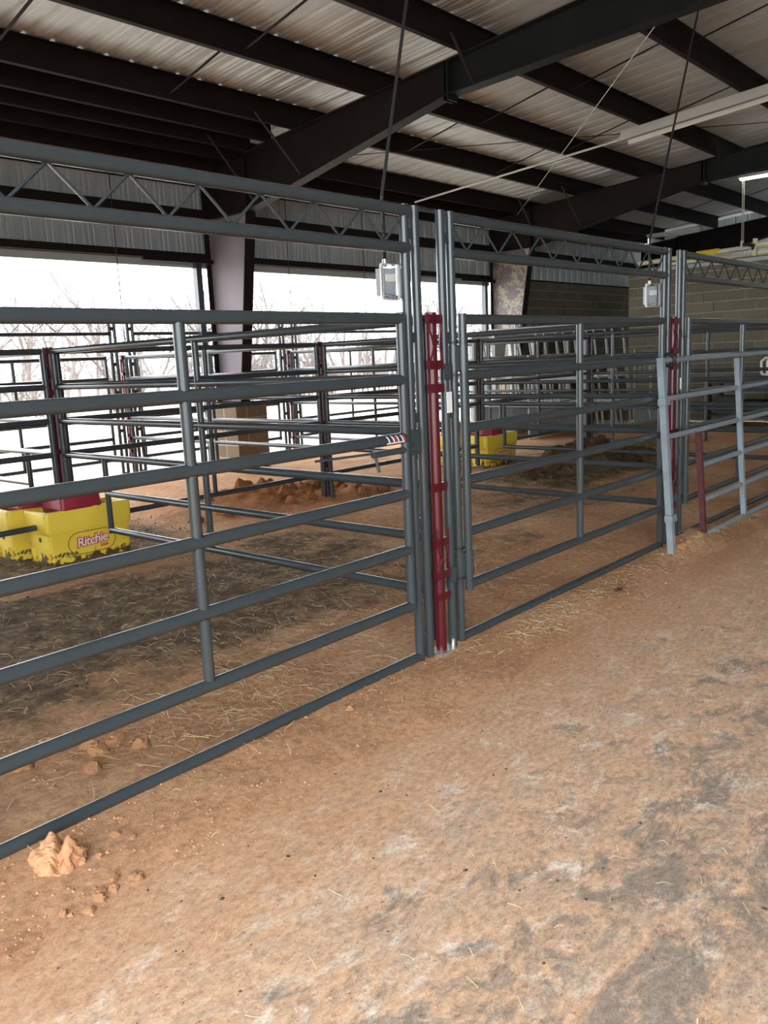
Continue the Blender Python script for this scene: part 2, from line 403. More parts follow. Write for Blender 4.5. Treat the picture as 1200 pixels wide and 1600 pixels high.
# sag strips between purlins
sag = None
for bi, (xa, xb) in enumerate(BAYS[1:], 1):
    for xs in ([4.1, 6.15] if bi == 1 else [xa + 2.25, xa + 4.7]):
        for ya, yb in zip(PY[4:10], PY[5:11]):
            o = thing('bridging_strip', 'thin brown bridging strip running between two roof purlins', 'strip', (xs, 0, 0), 0, 'bridging strips between purlins')
            bpy.data.objects.remove(o)
            a = Vector((xs, ya - .01, roofz(ya) + .05)); b = Vector((xs, yb + .01, roofz(yb) + PD - .05))
            d = b - a; w = Vector((.016, 0, 0)); up = Vector((0, 0, .004))
            m_ = MB().hexa([a - w - up, a + w - up, a + w + up, a - w + up, b - w - up, b + w - up, b + w + up, b - w + up])
            tagp(m_.build('bridging_strip', 'primer'), 'thin brown bridging strip running between two roof purlins', 'strip', 'bridging strips between purlins')

def frame(x, label, web='primer', colweb='primer', braces=True):
    t = thing('steel_frame', label, 'frame', (x, YW, 0))
    def P(y, z): return (y - YW, z)
    def plate(name, quad, th, m):  # quad of (y,z)
        a = [(-th, y, z) for y, z in quad]; b = [(th, y, z) for y, z in quad]
        return MB().hexa(a + b).build(name, m, t)
    def flange(name, p, q, w=.09, th=.008, m='primer', z0=0):
        dy, dz = q[0] - p[0], q[1] - p[1]; l = math.hypot(dy, dz); ny, nz = -dz / l * th, dy / l * th
        return MB().hexa([(-w, p[0] - ny, p[1] - nz), (w, p[0] - ny, p[1] - nz), (w, p[0] + ny, p[1] + nz), (-w, p[0] + ny, p[1] + nz),
                          (-w, q[0] - ny, q[1] - nz), (w, q[0] - ny, q[1] - nz), (w, q[0] + ny, q[1] + nz), (-w, q[0] + ny, q[1] + nz)]).build(name, m, t)
    yo, yi0, yi1 = 10.70, 10.12, 9.68
    ztop = roofz(10.3)
    # tapered column on the pier
    plate('column_web', [P(yo, 1.06), P(yi0, 1.06), P(yi1, 3.80), P(yo, 3.80)], .005, colweb)
    plate('knee_web', [P(yo, 3.80), P(yi1, 3.80), P(yi1, roofz(yi1) - .012), P(yo, roofz(yo) - .012)], .005, 'primer')
    flange('outer_flange', P(yo, 1.06), P(yo, roofz(yo)))
    flange('inner_flange', P(yi0, 1.06), P(yi1, 3.80))
    flange('knee_plate', P(yi1, 3.80), P(yi1, roofz(yi1) - .01), .085)
    flange('stiffener', P(yo, 3.80), P(yi1, 3.80), .08)
    MB().box((-.12, yi0 - .06 - YW, 1.03), (.12, yo + .05 - YW, 1.06)).build('base_plate', 'primer', t)
    # rafter: haunch to the splice, then the lighter section
    segs = [((9.67, 3.80), (6.06, roofz(6.06) - .36), web), ((6.06, roofz(6.06) - .36), (2.6, roofz(2.6) - .50), 'darksteel'), ((2.6, roofz(2.6) - .5), (RID, roofz(RID) - .55), 'darksteel')]
    for (y0, z0), (y1, z1), mm in segs:
        plate('rafter_web', [P(y0, z0), P(y1, z1), P(y1, roofz(y1) - .012), P(y0, roofz(y0) - .012)], .005, mm)
        flange('bottom_flange', P(y0, z0), P(y1, z1), m=mm)
        flange('top_flange', P(y0, roofz(y0) - .008), P(y1, roofz(y1) - .008), m=mm)
    for y in (6.09, 6.03): plate('splice_plate', [P(y, roofz(6.06) - .42), P(y - .018, roofz(6.06) - .42), P(y - .018, roofz(6.06) - .02), P(y, roofz(6.06) - .02)], .09, 'darksteel')
    y1 = 2 * RID - YW
    plate('rafter_web', [P(RID, roofz(RID) - .55), P(y1, roofz(y1) - .6), P(y1, roofz(y1) - .012), P(RID, roofz(RID) - .012)], .005, 'darksteel')
    flange('bottom_flange', P(RID, roofz(RID) - .55), P(y1, roofz(y1) - .6))
    flange('column_web', P(y1 + .15, 0), P(y1 + .15, roofz(y1)), .12, .15)
    if braces:
        for yb, zb in ((8.5, 4.06), (9.48, 3.86), (5.66, roofz(5.66) - .40)):
            a = Vector((-.09, yb - YW, zb + .03)); b = Vector((-.82 if yb > 6 else -.48, yb - YW, roofz(yb) + .06))
            w = Vector((0, .02, 0)); u = Vector((.004, 0, .004))
            MB().hexa([a - w - u, a + w - u, a + w + u, a - w + u, b - w - u, b + w - u, b + w + u, b - w + u]).build('flange_brace', 'primer', t)
    return t
frame(FX[0], 'dark steel roof frame nearest the open end of the barn')
frame(FX[1], 'brown tapered steel roof frame standing on the block pier between two openings', colweb='column_grey')
frame(FX[2], 'brown steel roof frame whose column has peeling paint', colweb='peeled')
frame(FX[3], 'dark steel roof frame beyond the block room', braces=False)

# cross-brace rods under the roof in the middle bay
def wire(name, p, q, r, m, label, cat, group=None):
    return tagp(MB().tube(p, q, r, 6).build(name, m, None, True), label, cat, group)
wire('brace_rod', (8.3, 3.2, roofz(3.2) - .05), (15.85, 10.0, roofz(10) - .05), .006, 'galv', 'thin pale brace rod crossing the bay over the tube heater toward the peeling column', 'rod')
wire('brace_rod', (8.3, 10.0, roofz(10) - .05), (15.85, 3.2, roofz(3.2) - .05), .006, 'primer', 'thin dark brace rod crossing under the purlins from the pier frame', 'rod')

# side wall above the openings
def wall_sheets(parent, xa, xb, z0, y=YW + .06):
    n = max(1, round((xb - xa) / .9144)); w = (xb - xa) / n
    pr_ = ribbed(w, 3, .03, .03)
    z1 = roofz(y) + PD
    v, f = strip(pr_, lambda u, h: (u, y + .0 + h, z0), lambda u, h: (u, y + h, z1))
    me = mesh('siding_sheet', v, f, 'siding')
    for k in range(n): obj('siding_sheet', me, parent, Matrix.Translation((xa + w * k, 0, 0)))
wall_back = thing('wall_back', None, None, kind='structure')
wall_sheets(wall_back, XN, 24.4, 3.24)
wall_left = thing('wall_left', None, None, kind='structure')   # unseen opposite side of the barn, closed to keep light out
YO = 2 * RID - YW
v, f = strip(ribbed(.9144, 3, .03, .03), lambda u, h: (u, YO - h, 0), lambda u, h: (u, YO - h, roofz(YO) + PD))
me = mesh('siding_sheet', v, f, 'siding')
for k in range(29): obj('siding_sheet', me, wall_left, Matrix.Translation((XN + .9144 * k, 0, 0)))
wall_end = thing('wall_end', None, None, kind='structure')       # far gable
v, f = strip(ribbed(.9144, 3, .03, .03), lambda u, h: (24.1 + h, u, 0), lambda u, h: (24.1 + h, u, 6.2))
me = mesh('siding_sheet', v, f, 'siding')
for k in range(30): obj('siding_sheet', me, wall_end, Matrix.Translation((0, YO + .9144 * k, 0)))
wall_front = thing('wall_front', None, None, kind='structure')   # unseen near gable, its wide open door shaped to light the alley
for z0, pick in ((0, lambda y: y > 1.9 or y < -13.5), (4.6, lambda y: -13.5 <= y <= 1.9)):
    v, f = strip(ribbed(.9144, 3, .03, .03), lambda u, h: (XN - h, u, z0), lambda u, h: (XN - h, u, 6.2))
    me = mesh('siding_sheet', v, f, 'siding')
    for k in range(30):
        y = YO + .9144 * k
        if pick(y): obj('siding_sheet', me, wall_front, Matrix.Translation((0, y, 0)))
def girt(z, x0, x1, d=.2, m='primer', y=YW - .02):
    return MB().box((x0, y - .05, z - d / 2), (x1, y + .05, z + d / 2)).build('girt', m, wall_back)
for xa, xb in BAYS: girt(3.86, xa + .1, xb - .1, .17); girt(4.36, xa + .1, xb - .1, .14)
for k, (xa, xb) in enumerate(BAYS[:3]):
    h = MB().box((xa + .1, YW - .10, 3.20), (xb - .1, YW + .04, 3.30)).build('header', 'primer', wall_back)
    MB().box((xa, YW + .045, 3.10), (xb, YW + .09, 3.24)).build('flashing', 'siding', wall_back)
    MB().box((xb - 1.25, YW - .14, 3.15), (xb - .02, YW - .1, 3.21)).build('door_track', 'primer', wall_back)
    for x in (xa + .12, xb - .22): MB().box((x - .05, YW - .03, 0), (x + .05, YW + .07, 3.2)).build('jamb', 'steel', wall_back)
girt(3.24, FX[2] + .1, FX[3] - .1, .1)

# concrete block work
BM = {}
def blk(L, H, D, m):
    return box_me(L - .014, D, H - .014, m, .003)
def block_wall(parent, origin, along, inward, length, height, m, bl=.406, bh=.2032):
    a = Vector(along); n = Vector(inward); o0 = Vector(origin); ang = math.atan2(a.y, a.x)
    rows = int(round(height / bh))
    for j in range(rows):
        x = -(bl / 2 if j % 2 else 0)
        while x < length - 1e-3:
            x0 = max(0, x); x1 = min(length, x + bl); x += bl
            if x1 - x0 < .04: continue
            c = o0 + a * ((x0 + x1) / 2) + n * .036 + Vector((0, 0, (j + .5) * bh))
            mt = Matrix.Rotation(ang, 4, 'Z'); mt.translation = c
            obj('block', blk(x1 - x0, bh, .09, m), parent, mt)
# end wall of the block room, faces the pens
wall_right = thing('wall_right', None, None, kind='structure')
XE = 17.3
block_wall(wall_right, (XE, 8.15, 0), (0, -1, 0), (1, 0, 0), 4.88, 3.15, 'block')
MB().box((XE + .006, 3.28, 0), (XE + .19, 8.14, 3.145)).build('mortar_bed', 'mortar', wall_right)
MB().box((XE + .19, 8.0, 0), (23.4, 8.14, 3.14)).build('return_wall', 'block', wall_right)
MB().box((XE - .02, 3.2, 3.15), (23.4, 8.2, 3.22)).build('room_deck', 'sheet_grey', wall_right)
# low block wall under the siding beyond the peeling column
wall_block = thing('wall_side', None, None, kind='structure')
block_wall(wall_block, (FX[2] + .25, YW - .12, 0), (1, 0, 0), (0, 1, 0), 7.4, 3.25, 'block')
MB().box((FX[2] + .25, YW - .112, 0), (23.5, YW + .03, 3.24)).build('mortar_bed', 'mortar', wall_block)

def pier(x, label):
    t = thing('block_pier', label, 'pier', (x, 10.29, 0))
    hx, hy = .31, .31; bh = .2032
    for j in range(5):
        z = (j + .5) * bh; L = .406; S = .62 - L
        a, b_ = (L, S) if j % 2 else (S, L)
        # two rows of blocks, breaking joint course by course
        for s, y in ((1, -hy / 2), (-1, hy / 2)):
            p, q = (a, b_) if s == 1 else (b_, a)
            for ln, cx in ((p, -hx + p / 2), (q, hx - q / 2)):
                obj('block', box_me(ln - .014, .30, bh - .014, 'block_brown', .004), t, Matrix.Translation((cx, y, z)))
    MB().box((-hx + .008, -hy + .012, 0), (hx - .008, hy - .012, 1.012)).build('mortar_bed', 'mortar', t)
    MB().box((-hx, -hy, 1.012), (hx, hy, 1.03)).build('cap', 'mortar', t)
pier(FX[0], 'block pier under the roof frame nearest the open end')
pier(FX[1], 'brown block pier under the tapered column between two openings')
pier(FX[2], 'block pier under the column with peeling paint')

# ------------------------------------------------------------------ pens
ZR = [.335, .635, .925, 1.21, 1.495, 1.79]
RR, RP = .0275, .0235
XF = [.347, 3.427, 6.507, 9.587]       # connector posts on the alley line
XM = [.30, 3.43, 6.585, 9.64, 12.85]    # middle line
XB = [.22, 3.42, 6.62, 9.82, 13.0]     # line along the open wall
YF, YM, YB = 2.694, 6.76, 10.86

def arch_frame(p, q, label, group=None, m='steel', hinge_left=True, bottom=True):
    p = Vector(p); q = Vector(q); d = q - p; L = d.length; a = math.atan2(d.y, d.x)
    t = thing('arch_gate_frame', label, 'gate frame', p, a, group)
    g0, g1 = .105, .185
    for x in (g0, g1, L - g0, L - g1):
        tube('post', (x, 0, .0), (x, 0, 2.335), RP + .001, m, t)
    for x in (g0, L - g1):
        for z in (.12, .75, 1.3, 1.7, 2.2): box('spacer', (x + .04, 0, z), (.04, .02, .05), m, t)
    if bottom: tube('threshold_rail', (g1, 0, .028), (L - g1, 0, .028), .026, m, t)
    for z in (2.13, 2.305): tube('top_rail', (g1 - .01, -.008, z), (L - g1 + .01, -.008, z), RR, m, t)
    n = int((L - 2 * g1) / .3); w = (L - 2 * g1) / n
    for k in range(n):
        x = g1 + k * w
        tube('web_rod', (x, 0, 2.285), (x + w / 2, 0, 2.15), .006, m, t, 6)
        tube('web_rod', (x + w / 2, 0, 2.15), (x + w, 0, 2.285), .006, m, t, 6)
    return t, L

def gate(p, q, label, group=None, m='steel', hinge='L', yoff=-.03, stickers=False, latch=True, near=True):
    """six-rail gate hung in an arch frame"""
    p = Vector(p); q = Vector(q); d = q - p; L = d.length; a = math.atan2(d.y, d.x)
    t = thing('pen_gate', label, 'gate', p, a, group)
    xl, xr = (.235, L - .275) if hinge == 'L' else (.275, L - .235)
    y = yoff
    tube('end_post', (xl, y, .30), (xl, y, 1.82), RP, m, t)
    tube('end_post', (xr, y, .30), (xr, y, 1.82), RP, m, t)
    for z in ZR: tube('rail', (xl, y, z), (xr, y, z), RR, m, t)
    xm = (xl + xr) / 2 + .0
    for z0, z1 in zip(ZR, ZR[1:]): tube('mid_post', (xm, y, z0 + .02), (xm, y, z1 - .02), RP, m, t)
    hx, hp = (xl, .185) if hinge == 'L' else (xr, L - .185)
    for z in (.46, 1.585):
        b = MB(); b.tube((hp, 0, z - .07), (hp, 0, z + .07), .031, 12); b.tube((hx, y, z - .07), (hx, y, z + .07), .0295, 12)
        b.box((min(hp, hx), min(0, y) - .004, z - .06), (max(hp, hx), max(0, y) + .004, z + .06))
        b.build('hinge_sleeve', m, t, True)
        for dz in (-.085, .085): tube('hinge_collar', (hp, 0, z + dz - .005), (hp, 0, z + dz + .005), .033, 'black', t)
    if latch:
        ex, ix, s = (xr, L - .185, 1) if hinge == 'L' else (xl, .185, -1)
        lb = MB(); lb.tube((ex - s * .25, y - .005, 1.15), (ex + s * .06, y - .005, 1.15), .016, 10)
        la = lb.build('latch_bolt', m, t, True)
        MB().tube((ex - s * .235, y - .005, 1.15), (ex - s * .225, y - .02, 1.065), .008, 8).build('latch_handle', 'steel', la, True)
        MB().tube((ex - s * .62, y + .005, 1.165), (ex - s * .25, y - .005, 1.157), .006, 8).build('latch_rod', 'steel', la, True)
        MB().box((ix - .032, -.035, 1.115), (ix + .032, .028, 1.245)).build('latch_keeper', m, t)
        MB().box((ex + s * .02, y - .01, 1.125), (ix - s * .02, y + .012, 1.175)).build('latch_plate', m, t)
    if stickers:
        def patch(x0, x1, a0, a1, zc, r, mm, nm, slant=0, par=None):
            b = MB(); n = 5; v = []
            for i in range(n + 1):
                an = R(a0 + (a1 - a0) * i / n); sl = slant * (i / n - .5)
                for x in (x0 + sl, x1 + sl): v.append((x, y - .0 - r * math.cos(an), zc + r * math.sin(an)))
            b.add(v, [(2 * i, 2 * i + 1, 2 * i + 3, 2 * i + 2) for i in range(n)])
            return b.build(nm, mm, par or t)
        r = RR + .0008; z = ZR[3]
        st = patch(xr - .165, xr - .03, -42, -22, z, r, 'sticker_white', 'brand_sticker')
        st['label'] = 'small sticker of white slanted strokes with red between'
        for k in range(4):
            x = xr - .16 + k * .034
            patch(x, x + .010, -25, 48, z, r + .0003, 'sticker_white', 'sticker_stroke', -.018, st)
            if k in (1, 3): patch(x + .014, x + .026, -22, 42, z, r + .0002, 'sticker_red', 'sticker_stroke', -.018, st)
        fz, fr = 1.15, .0168
        fs = patch(ex - .19, ex - .13, -50, 55, fz, fr, 'sticker_white', 'flag_sticker'); fs['label'] = 'small flag sticker on the latch bolt'
        patch(ex - .19, ex - .163, 0, 56, fz, fr + .0003, 'sticker_blue', 'flag_canton', 0, fs)
        for a0 in (-42, -22, 8, 28): patch(ex - .162 if a0 > 0 else ex - .19, ex - .13, a0, a0 + 8, fz, fr + .0003, 'sticker_red', 'flag_stripe', 0, fs)
    return t

def panel(p, q, label, group=None, m='steel', notch=None, notch2=None, top=1.79, name='fence_panel', ends=(.06, .06)):
    """six-rail pen panel between two connector posts; notch = clear length at p end, notch2 at q end"""
    p = Vector(p); q = Vector(q); d = q - p; L = d.length; a = math.atan2(d.y, d.x)
    t = thing(name, label, 'fence panel', p, a, group)
    x0, x1 = ends[0], L - ends[1]
    zr = ZR
    for x, nn in ((x0, notch), (x1, notch2)):
        tube('end_post', (x, 0, .62 if nn else .06), (x, 0, 1.815), RP + .005, m, t)
    for k, z in enumerate(zr):
        a0, a1 = x0, x1
        if k < 2:
            if notch: a0 = notch
            if notch2: a1 = L - notch2
        tube('rail', (a0, 0, z), (a1, 0, z), RR - .002, m, t)
    if notch: tube('notch_post', (notch, 0, .31), (notch, 0, .925), RP, m, t)
    if notch2: tube('notch_post', (L - notch2, 0, .31), (L - notch2, 0, .925), RP, m, t)
    xm = L / 2
    tube('mid_post', (xm, 0, .33), (xm, 0, 1.79), RP, m, t)
    return t

def connector(x, y, label, z0=0.0, group=None, near=False, m='red', rot=0, top=1.825):
    t = thing('connector_post', label, 'post', (x, y, z0), rot, group)
    h = top - z0
    tube('tube', (0, 0, .0), (0, 0, h), .031, m, t, 14 if near else 10)
    tube('back_tube', (-.018, .055, .30 if z0 == 0 else .1), (-.018, .055, h), .016, m, t, 8)
    for z in ([1.79, 1.56, 1.44, .92, .62, .44, .32] if z0 == 0 else [1.79 - z0, 1.45 - z0, .95 - z0]):
        for s in (-1, 1):
            MB().box((s * .028 - .026, -.034, z - .022), (s * .028 + .026, -.004 if near else .03, z + .022)).build('clip', m, t)
    for zc in ([1.655, .535] if z0 == 0 else [1.6 - z0]):
        for s in (-1, 1):
            b = MB(); b.path([(s * .048, -.03, zc + .075), (s * .018, -.045, zc), (s * .052, -.03, zc - .075)], .006, 6)
            b.tube((s * .048, -.03, zc + .07), (s * .048, -.03, zc + .16), .006, 6)
            b.build('locking_pin', m, t, True)
    if z0 == 0:
        MB().box((-.075, -.06, -.004), (.085, .05, .012)).build('foot_plate', 'zinc', t)
        if near:
            MB().tube((.085, -.02, .012), (.085, -.02, .05), .011, 8).build('foot_bolt', 'zinc', t, True)
    return t
def pt(xs, k, y): return (xs[k], y, 0)

# alley line
arch_frame(pt(XF, 0, YF), pt(XF, 1, YF), 'tall grey pipe arch around the gate with the flag-stickered latch')
arch_frame(pt(XF, 1, YF), pt(XF, 2, YF), 'tall grey pipe arch spanning between two red alley posts')
arch_frame(pt(XF, 2, YF), pt(XF, 3, YF), 'tall grey pipe arch behind the leaning pale gate')
gate(pt(XF, 0, YF), pt(XF, 1, YF), 'grey six-rail pipe gate with flag sticker on its latch', stickers=True)
gate(pt(XF, 1, YF), pt(XF, 2, YF), 'grey six-rail pipe gate hung between two red alley posts')
gate(pt(XF, 2, YF), pt(XF, 3, YF), 'dark six-rail pipe gate behind the leaning pale gate')
connector(XF[0], YF, 'red connector post at the far hinge side of the stickered gate', near=True)
connector(XF[1], YF, 'bright dark-red connector post beside the stickered gate latch', near=True)
connector(XF[2], YF, 'dark red connector post behind the leaning pale gate', near=True)
connector(XF[3], YF, 'red connector post past the leaning pale gate', near=True)
# grey tabs and the paper tag on the second arch
t = bpy.data.objects['arch_gate_frame.001']
for z in (1.52, .42): box('pin_tab', (.09, -.03, z), (.045, .012, .085), 'steel', t)
tg = box('paper_tag', (.098, -.032, 1.36), (.045, .003, .11), 'tag', t); tg['label'] = 'white paper tag'
tg = box('paper_tag', (.098, -.032, 1.30), (.03, .003, .09), 'tag', bpy.data.objects['arch_gate_frame.002'])

# dividers and middle line
gdiv = 'pen divider panels'
panel(pt(XF, 1, YF), pt(XM, 1, YM), 'grey divider panel running back to the yellow waterers behind the stickered gate', notch2=.70)
panel(pt(XF, 2, YF), pt(XM, 2, YM), 'grey divider panel running back to the red post by the dug-up dirt')
panel(pt(XF, 3, YF), pt(XM, 3, YM), 'grey divider panel running back to the waterers behind the plain middle gate', notch2=.42)
panel(pt(XM, 1, YM), pt(XB, 1, YB), 'grey divider panel running from the waterers to the open wall', notch=.62)
panel(pt(XM, 2, YM), pt(XB, 2, YB), 'grey divider panel from the dug-up dirt to the open wall')
panel(pt(XM, 3, YM), pt(XB, 3, YB), 'grey divider panel just past the brown block pier')
panel(pt(XM, 4, YM), pt(XB, 4, YB), 'grey divider panel in front of the stacked panels')
panel(pt(XM, 0, YM), pt(XM, 1, YM), 'grey pipe panel across the back of the pen with the stickered gate')
panel(pt(XM, 1, YM), pt(XM, 2, YM), 'grey pipe panel between the front waterers and the dug-up dirt')
panel(pt(XM, 2, YM), pt(XM, 3, YM), 'grey pipe panel between the dug-up dirt and the far waterers')
panel(pt(XM, 3, YM), pt(XM, 4, YM), 'grey pipe panel behind the dark manure heap', notch=.55)
panel(pt(XF, 3, YF), (12.75, 2.75, 0), 'dark pipe panel continuing the alley fence toward the block room')
panel((12.75, 2.75, 0), pt(XM, 4, YM), 'dark divider panel closing the pen with the manure heap')
connector(XM[0], YM, 'red connector post at the back corner behind the hinge side')
connector(XM[1], YM, 'dark red connector post standing above the front waterers', z0=.60)
connector(XM[2], YM, 'red connector post standing in the dug-up dirt', near=False)
connector(XM[3], YM, 'dark red connector post standing above the far waterers', z0=.60)
connector(XM[4], YM, 'red connector post in front of the pale stacked panels')
# line along the open wall: same arches and gates
for k, nm in ((1, 'just left outside of the pier opening'), (2, 'past the block pier'), (3, 'near the peeling column')):
    lab = ['', 'far grey arch frame in the opening before the block pier', 'far grey arch frame in the opening past the block pier', 'far grey arch frame near the peeling column'][k]
    arch_frame(pt(XB, k, YB), pt(XB, k + 1, YB), lab)
    gate(pt(XB, k, YB), pt(XB, k + 1, YB), lab.replace('arch frame', 'six-rail gate'), latch=False, yoff=.03)
    connector(XB[k], YB, ['', 'far red connector post at the left far opening edge', 'far red connector post before the block pier', 'far red connector post past the block pier'][k])
bpy.data.objects['connector_post.009']['label'] = 'far red connector post at the back of the waterer divider'
connector(XB[4], YB, 'far red connector post near the peeling column')

# pale loose panel leaning on the alley fence
def leaning_panel():
    t = thing('loose_panel', 'pale blue-grey notched panel with a red stub leaning on the alley fence', 'fence panel', (6.10, 2.50, 0), 0)
    t.rotation_euler = (R(-4.3), 0, 0)
    m = 'light_steel'; H = [.045, .335, .625, .92, 1.21, 1.50]; L = 3.0
    xr_, xm = .66, 1.62
    def sq(name, p, q, w, mm=m):
        p = Vector(p); q = Vector(q); d = (q - p).normalized(); u = d.orthogonal().normalized(); v = d.cross(u)
        if abs(d.z) > .9: u, v = Vector((1, 0, 0)), Vector((0, 1, 0))
        P = [p - u * w - v * w, p + u * w - v * w, p + u * w + v * w, p - u * w + v * w]; Q = [a + (q - p) for a in P]
        return MB().hexa(P + Q).build(name, mm, t)
    sq('leg_post', (0, 0, 0), (0, 0, 1.52), .024)
    for k in (1, 4): pass
    for z in (.30, 1.19): box('leg_bracket', (-.012, -.012, z), (.085, .062, .05), m, t)
    sq('notch_post', (xr_, 0, .02), (xr_, 0, .90), .021, 'oldred')['label'] = 'weathered red stub post'
    sq('mid_post', (xm, -.006, .06), (xm, -.006, 1.47), .021)
    sq('end_post', (L, 0, .0), (L, 0, 1.52), .022)
    for z in H[3:]: tube('rail', (.0, 0, z), (L, 0, z), .022, m, t)
    for z in H[:3]: tube('rail', (xr_ + .02, 0, z), (L, 0, z), .022, m, t)
    b = MB()
    pts = [(.13 + .045 * math.cos(a), .01 + .045 * math.sin(a), 1.50 + .012 * math.sin(2 * a)) for a in [2 * math.pi * i / 14 for i in range(15)]]
    pts = [(.14, .05 * math.cos(a), 1.50 + .045 * math.sin(a)) for a in [2 * math.pi * i / 14 for i in range(15)]]
    b.path(pts, .012, 8)
    tagp(b.build('chain_loop', 'black', t, True), 'black rubber tie loop')
    return t
leaning_panel()

# ------------------------------------------------------------------ waterers
def text_me(body, size, m, offset=0, shear=.15, extrude=.0015, name='lettering'):
    cu = bpy.data.curves.new('t', 'FONT'); cu.body = body; cu.size = size; cu.shear = shear; cu.offset = offset; cu.extrude = extrude
    cu.align_x = 'CENTER'; cu.align_y = 'CENTER'; cu.resolution_u = 3; cu.space_character = .92
    to = bpy.data.objects.new('t', cu); C.objects.link(to)
    dg = bpy.context.evaluated_depsgraph_get(); dg.update()
    me = bpy.data.meshes.new_from_object(to.evaluated_get(dg)); bpy.data.objects.remove(to)
    me.materials.clear(); me.materials.append(M[m]); me.name = name
    return me
TW = text_me('Ritchie', .115, 'logo_white', .0012); TR = text_me('Ritchie', .115, 'logo_red', .0085)
UW = text_me('U.S.A.', .034, 'logo_red', .001)
def waterer_parts():
    W, D, H = .40, .195, .47
    rings = []
    for z, hx, hy, r in [(0, .375, .182, .03), (.27, .378, .186, .03), (.285, .395, .192, .03), (.30, .40, .194, .03), (.44, .405, .198, .035), (.465, .40, .194, .035), (.47, .39, .186, .03),
                         (.468, .365, .16, .03), (.45, .355, .152, .03), (.36, .345, .145, .03)]:
        rings.append(rrect(hx, hy, r, z))
    body = MB().loft(rings).me('tub', 'yellow', True, 35)
    # red float cover: tapered box with overhanging lid lip
    cv = MB(); cv.loft([rrect(.175, .185, .03, .40), rrect(.185, .195, .03, .47), rrect(.19, .2, .03, .475), rrect(.18, .19, .035, .585), rrect(.165, .175, .035, .60), rrect(.14, .15, .03, .602)])
    cover = cv.me('float_cover', 'cover_red', True, 35)
    water = MB().add([(x, y, .40) for x, y, _ in rrect(.348, .148, .03, 0)], [tuple(range(20))]).me('water', 'dark_box')
    # stadium-shaped moulded outline on the long faces
    def stad(off):
        pts = []
        for (sx, a0) in ((1, -90), (-1, 90)):
            for i in range(9):
                a = R(a0 + 180 * i / 8); pts.append((sx * .125 + .095 * math.cos(a) , off, .165 + .095 * math.sin(a)))
        return pts
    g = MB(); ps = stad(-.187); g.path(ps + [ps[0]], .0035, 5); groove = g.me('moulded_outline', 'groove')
    hole = MB().tube((-.383, -.02, .225), (-.375, -.02, .225), .02, 10).me('drain_hole', 'dark_box')
    rib = MB()
    for y in (-.11, .11): rib.box((-.398, y - .02, 0), (-.372, y + .02, .15))
    ribs = rib.me('end_rib', 'yellow')
    lat = MB().box((.03, -.206, .40), (.075, -.192, .47)).me('cover_latch', 'yellow')
    return body, cover, water, groove, hole, ribs, lat
WP = waterer_parts()
def waterer(x, y, label, rot=0, letters=True, shift=-.05):
    t = thing('livestock_waterer', label, 'waterer', (x, y, 0), rot)
    b = obj('tub', WP[0], t); obj('water', WP[2], t)
    obj('moulded_outline', WP[3], b); obj('drain_hole', WP[4], b); obj('end_rib', WP[5], b)
    obj('float_cover', WP[1], t, Matrix.Translation((shift, 0, 0)))
    obj('cover_latch', WP[6], t)
    if letters:
        up = Matrix.Rotation(R(90), 4, 'X') @ Matrix.Rotation(R(4), 4, 'Z')
        for me, dy, dx, dz in ((TR, -.1885, .0, .175), (TW, -.191, .0, .175), (UW, -.191, .11, .115)):
            mt = Matrix.Translation((dx, dy, dz)) @ up; obj('lettering', me, b, mt)
    return t
waterer(3.535, 6.775, 'yellow plastic waterer with red cover and legible script lettering, beside the stickered gate pen', shift=-.06)
waterer(3.42, 7.215, 'yellow waterer tucked behind the one with legible lettering', shift=-.1)
waterer(10.03, 6.83, 'mud-splashed yellow waterer with red cover near the manure heap', shift=-.1)
waterer(9.92, 7.27, 'yellow waterer tucked behind the mud-splashed one', shift=-.1)

# ------------------------------------------------------------------ hanging cords with clear boxes
def drop_box(x, y, z, top, label, rotz=0):
    t = thing('outlet_box', label, 'outlet box', (x, y, z), rotz)
    w, d, h = .058, .045, .082
    MB().box((-w * .75, .0, -h * .8), (w * .75, d, h * .8)).build('back_box', 'sheet_grey', t)
    r = MB().loft([rrect(w, h, .018, 0), rrect(w + .006, h + .006, .02, .012), rrect(w + .006, h + .006, .02, .02), rrect(w - .004, h - .004, .016, .052), rrect(w - .014, h - .014, .012, .060)], cap0=False)
    r.build('clear_cover', 'clear', t, True, 35, Matrix.Rotation(R(90), 4, 'X'))
    fr = MB()
    for s in (-1, 1):
        fr.box((s * w - .006, -.016, -h), (s * w + .006, .0, h)); fr.box((-w, -.016, s * h - .006), (w, .0, s * h + .006))
    fr.build('rim', 'white', t)
    MB().loft([rrect(.036, .06, .01, 0), rrect(.034, .058, .01, .008)]).build('outlet_face', 'sheet_grey', t, False, 40, Matrix.Rotation(R(90), 4, 'X'))
    MB().box((-.028, -.016, .0), (.03, -.008, .035)).build('inner_plate', 'white', t)
    for s in (-1, 1): MB().tube((w, -.01, s * .04), (w + .022, -.01, s * .04), .005, 6).build('cover_catch', 'zinc', t, True)
    MB().tube((0, .02, h - .01), (0, .02, h + .03), .012, 10).build('cord_grip', 'zinc', t, True)
    a = Vector((x, y + .02, z + h + .03))
    pts = [a, a + Vector((.005, 0, .12)), a + Vector((.0, 0, .30)), Vector(top)]
    c = MB().path(pts, .0085, 8)
    # woven grip on the lowest stretch
    for i in range(9): c.tube(a + Vector((0, 0, .02 * i)), a + Vector((0, 0, .02 * i + .01)), .0115, 6)
    return c
t1 = drop_box(3.205, 2.775, 1.975, (4.13, 2.95, roofz(2.95) + .1), 'clear plastic outlet box hanging beside the stickered gate post')
tagp(t1.build('drop_cord', 'black', None, True), 'black cord dropping from the roof beside the stickered gate', 'cord')
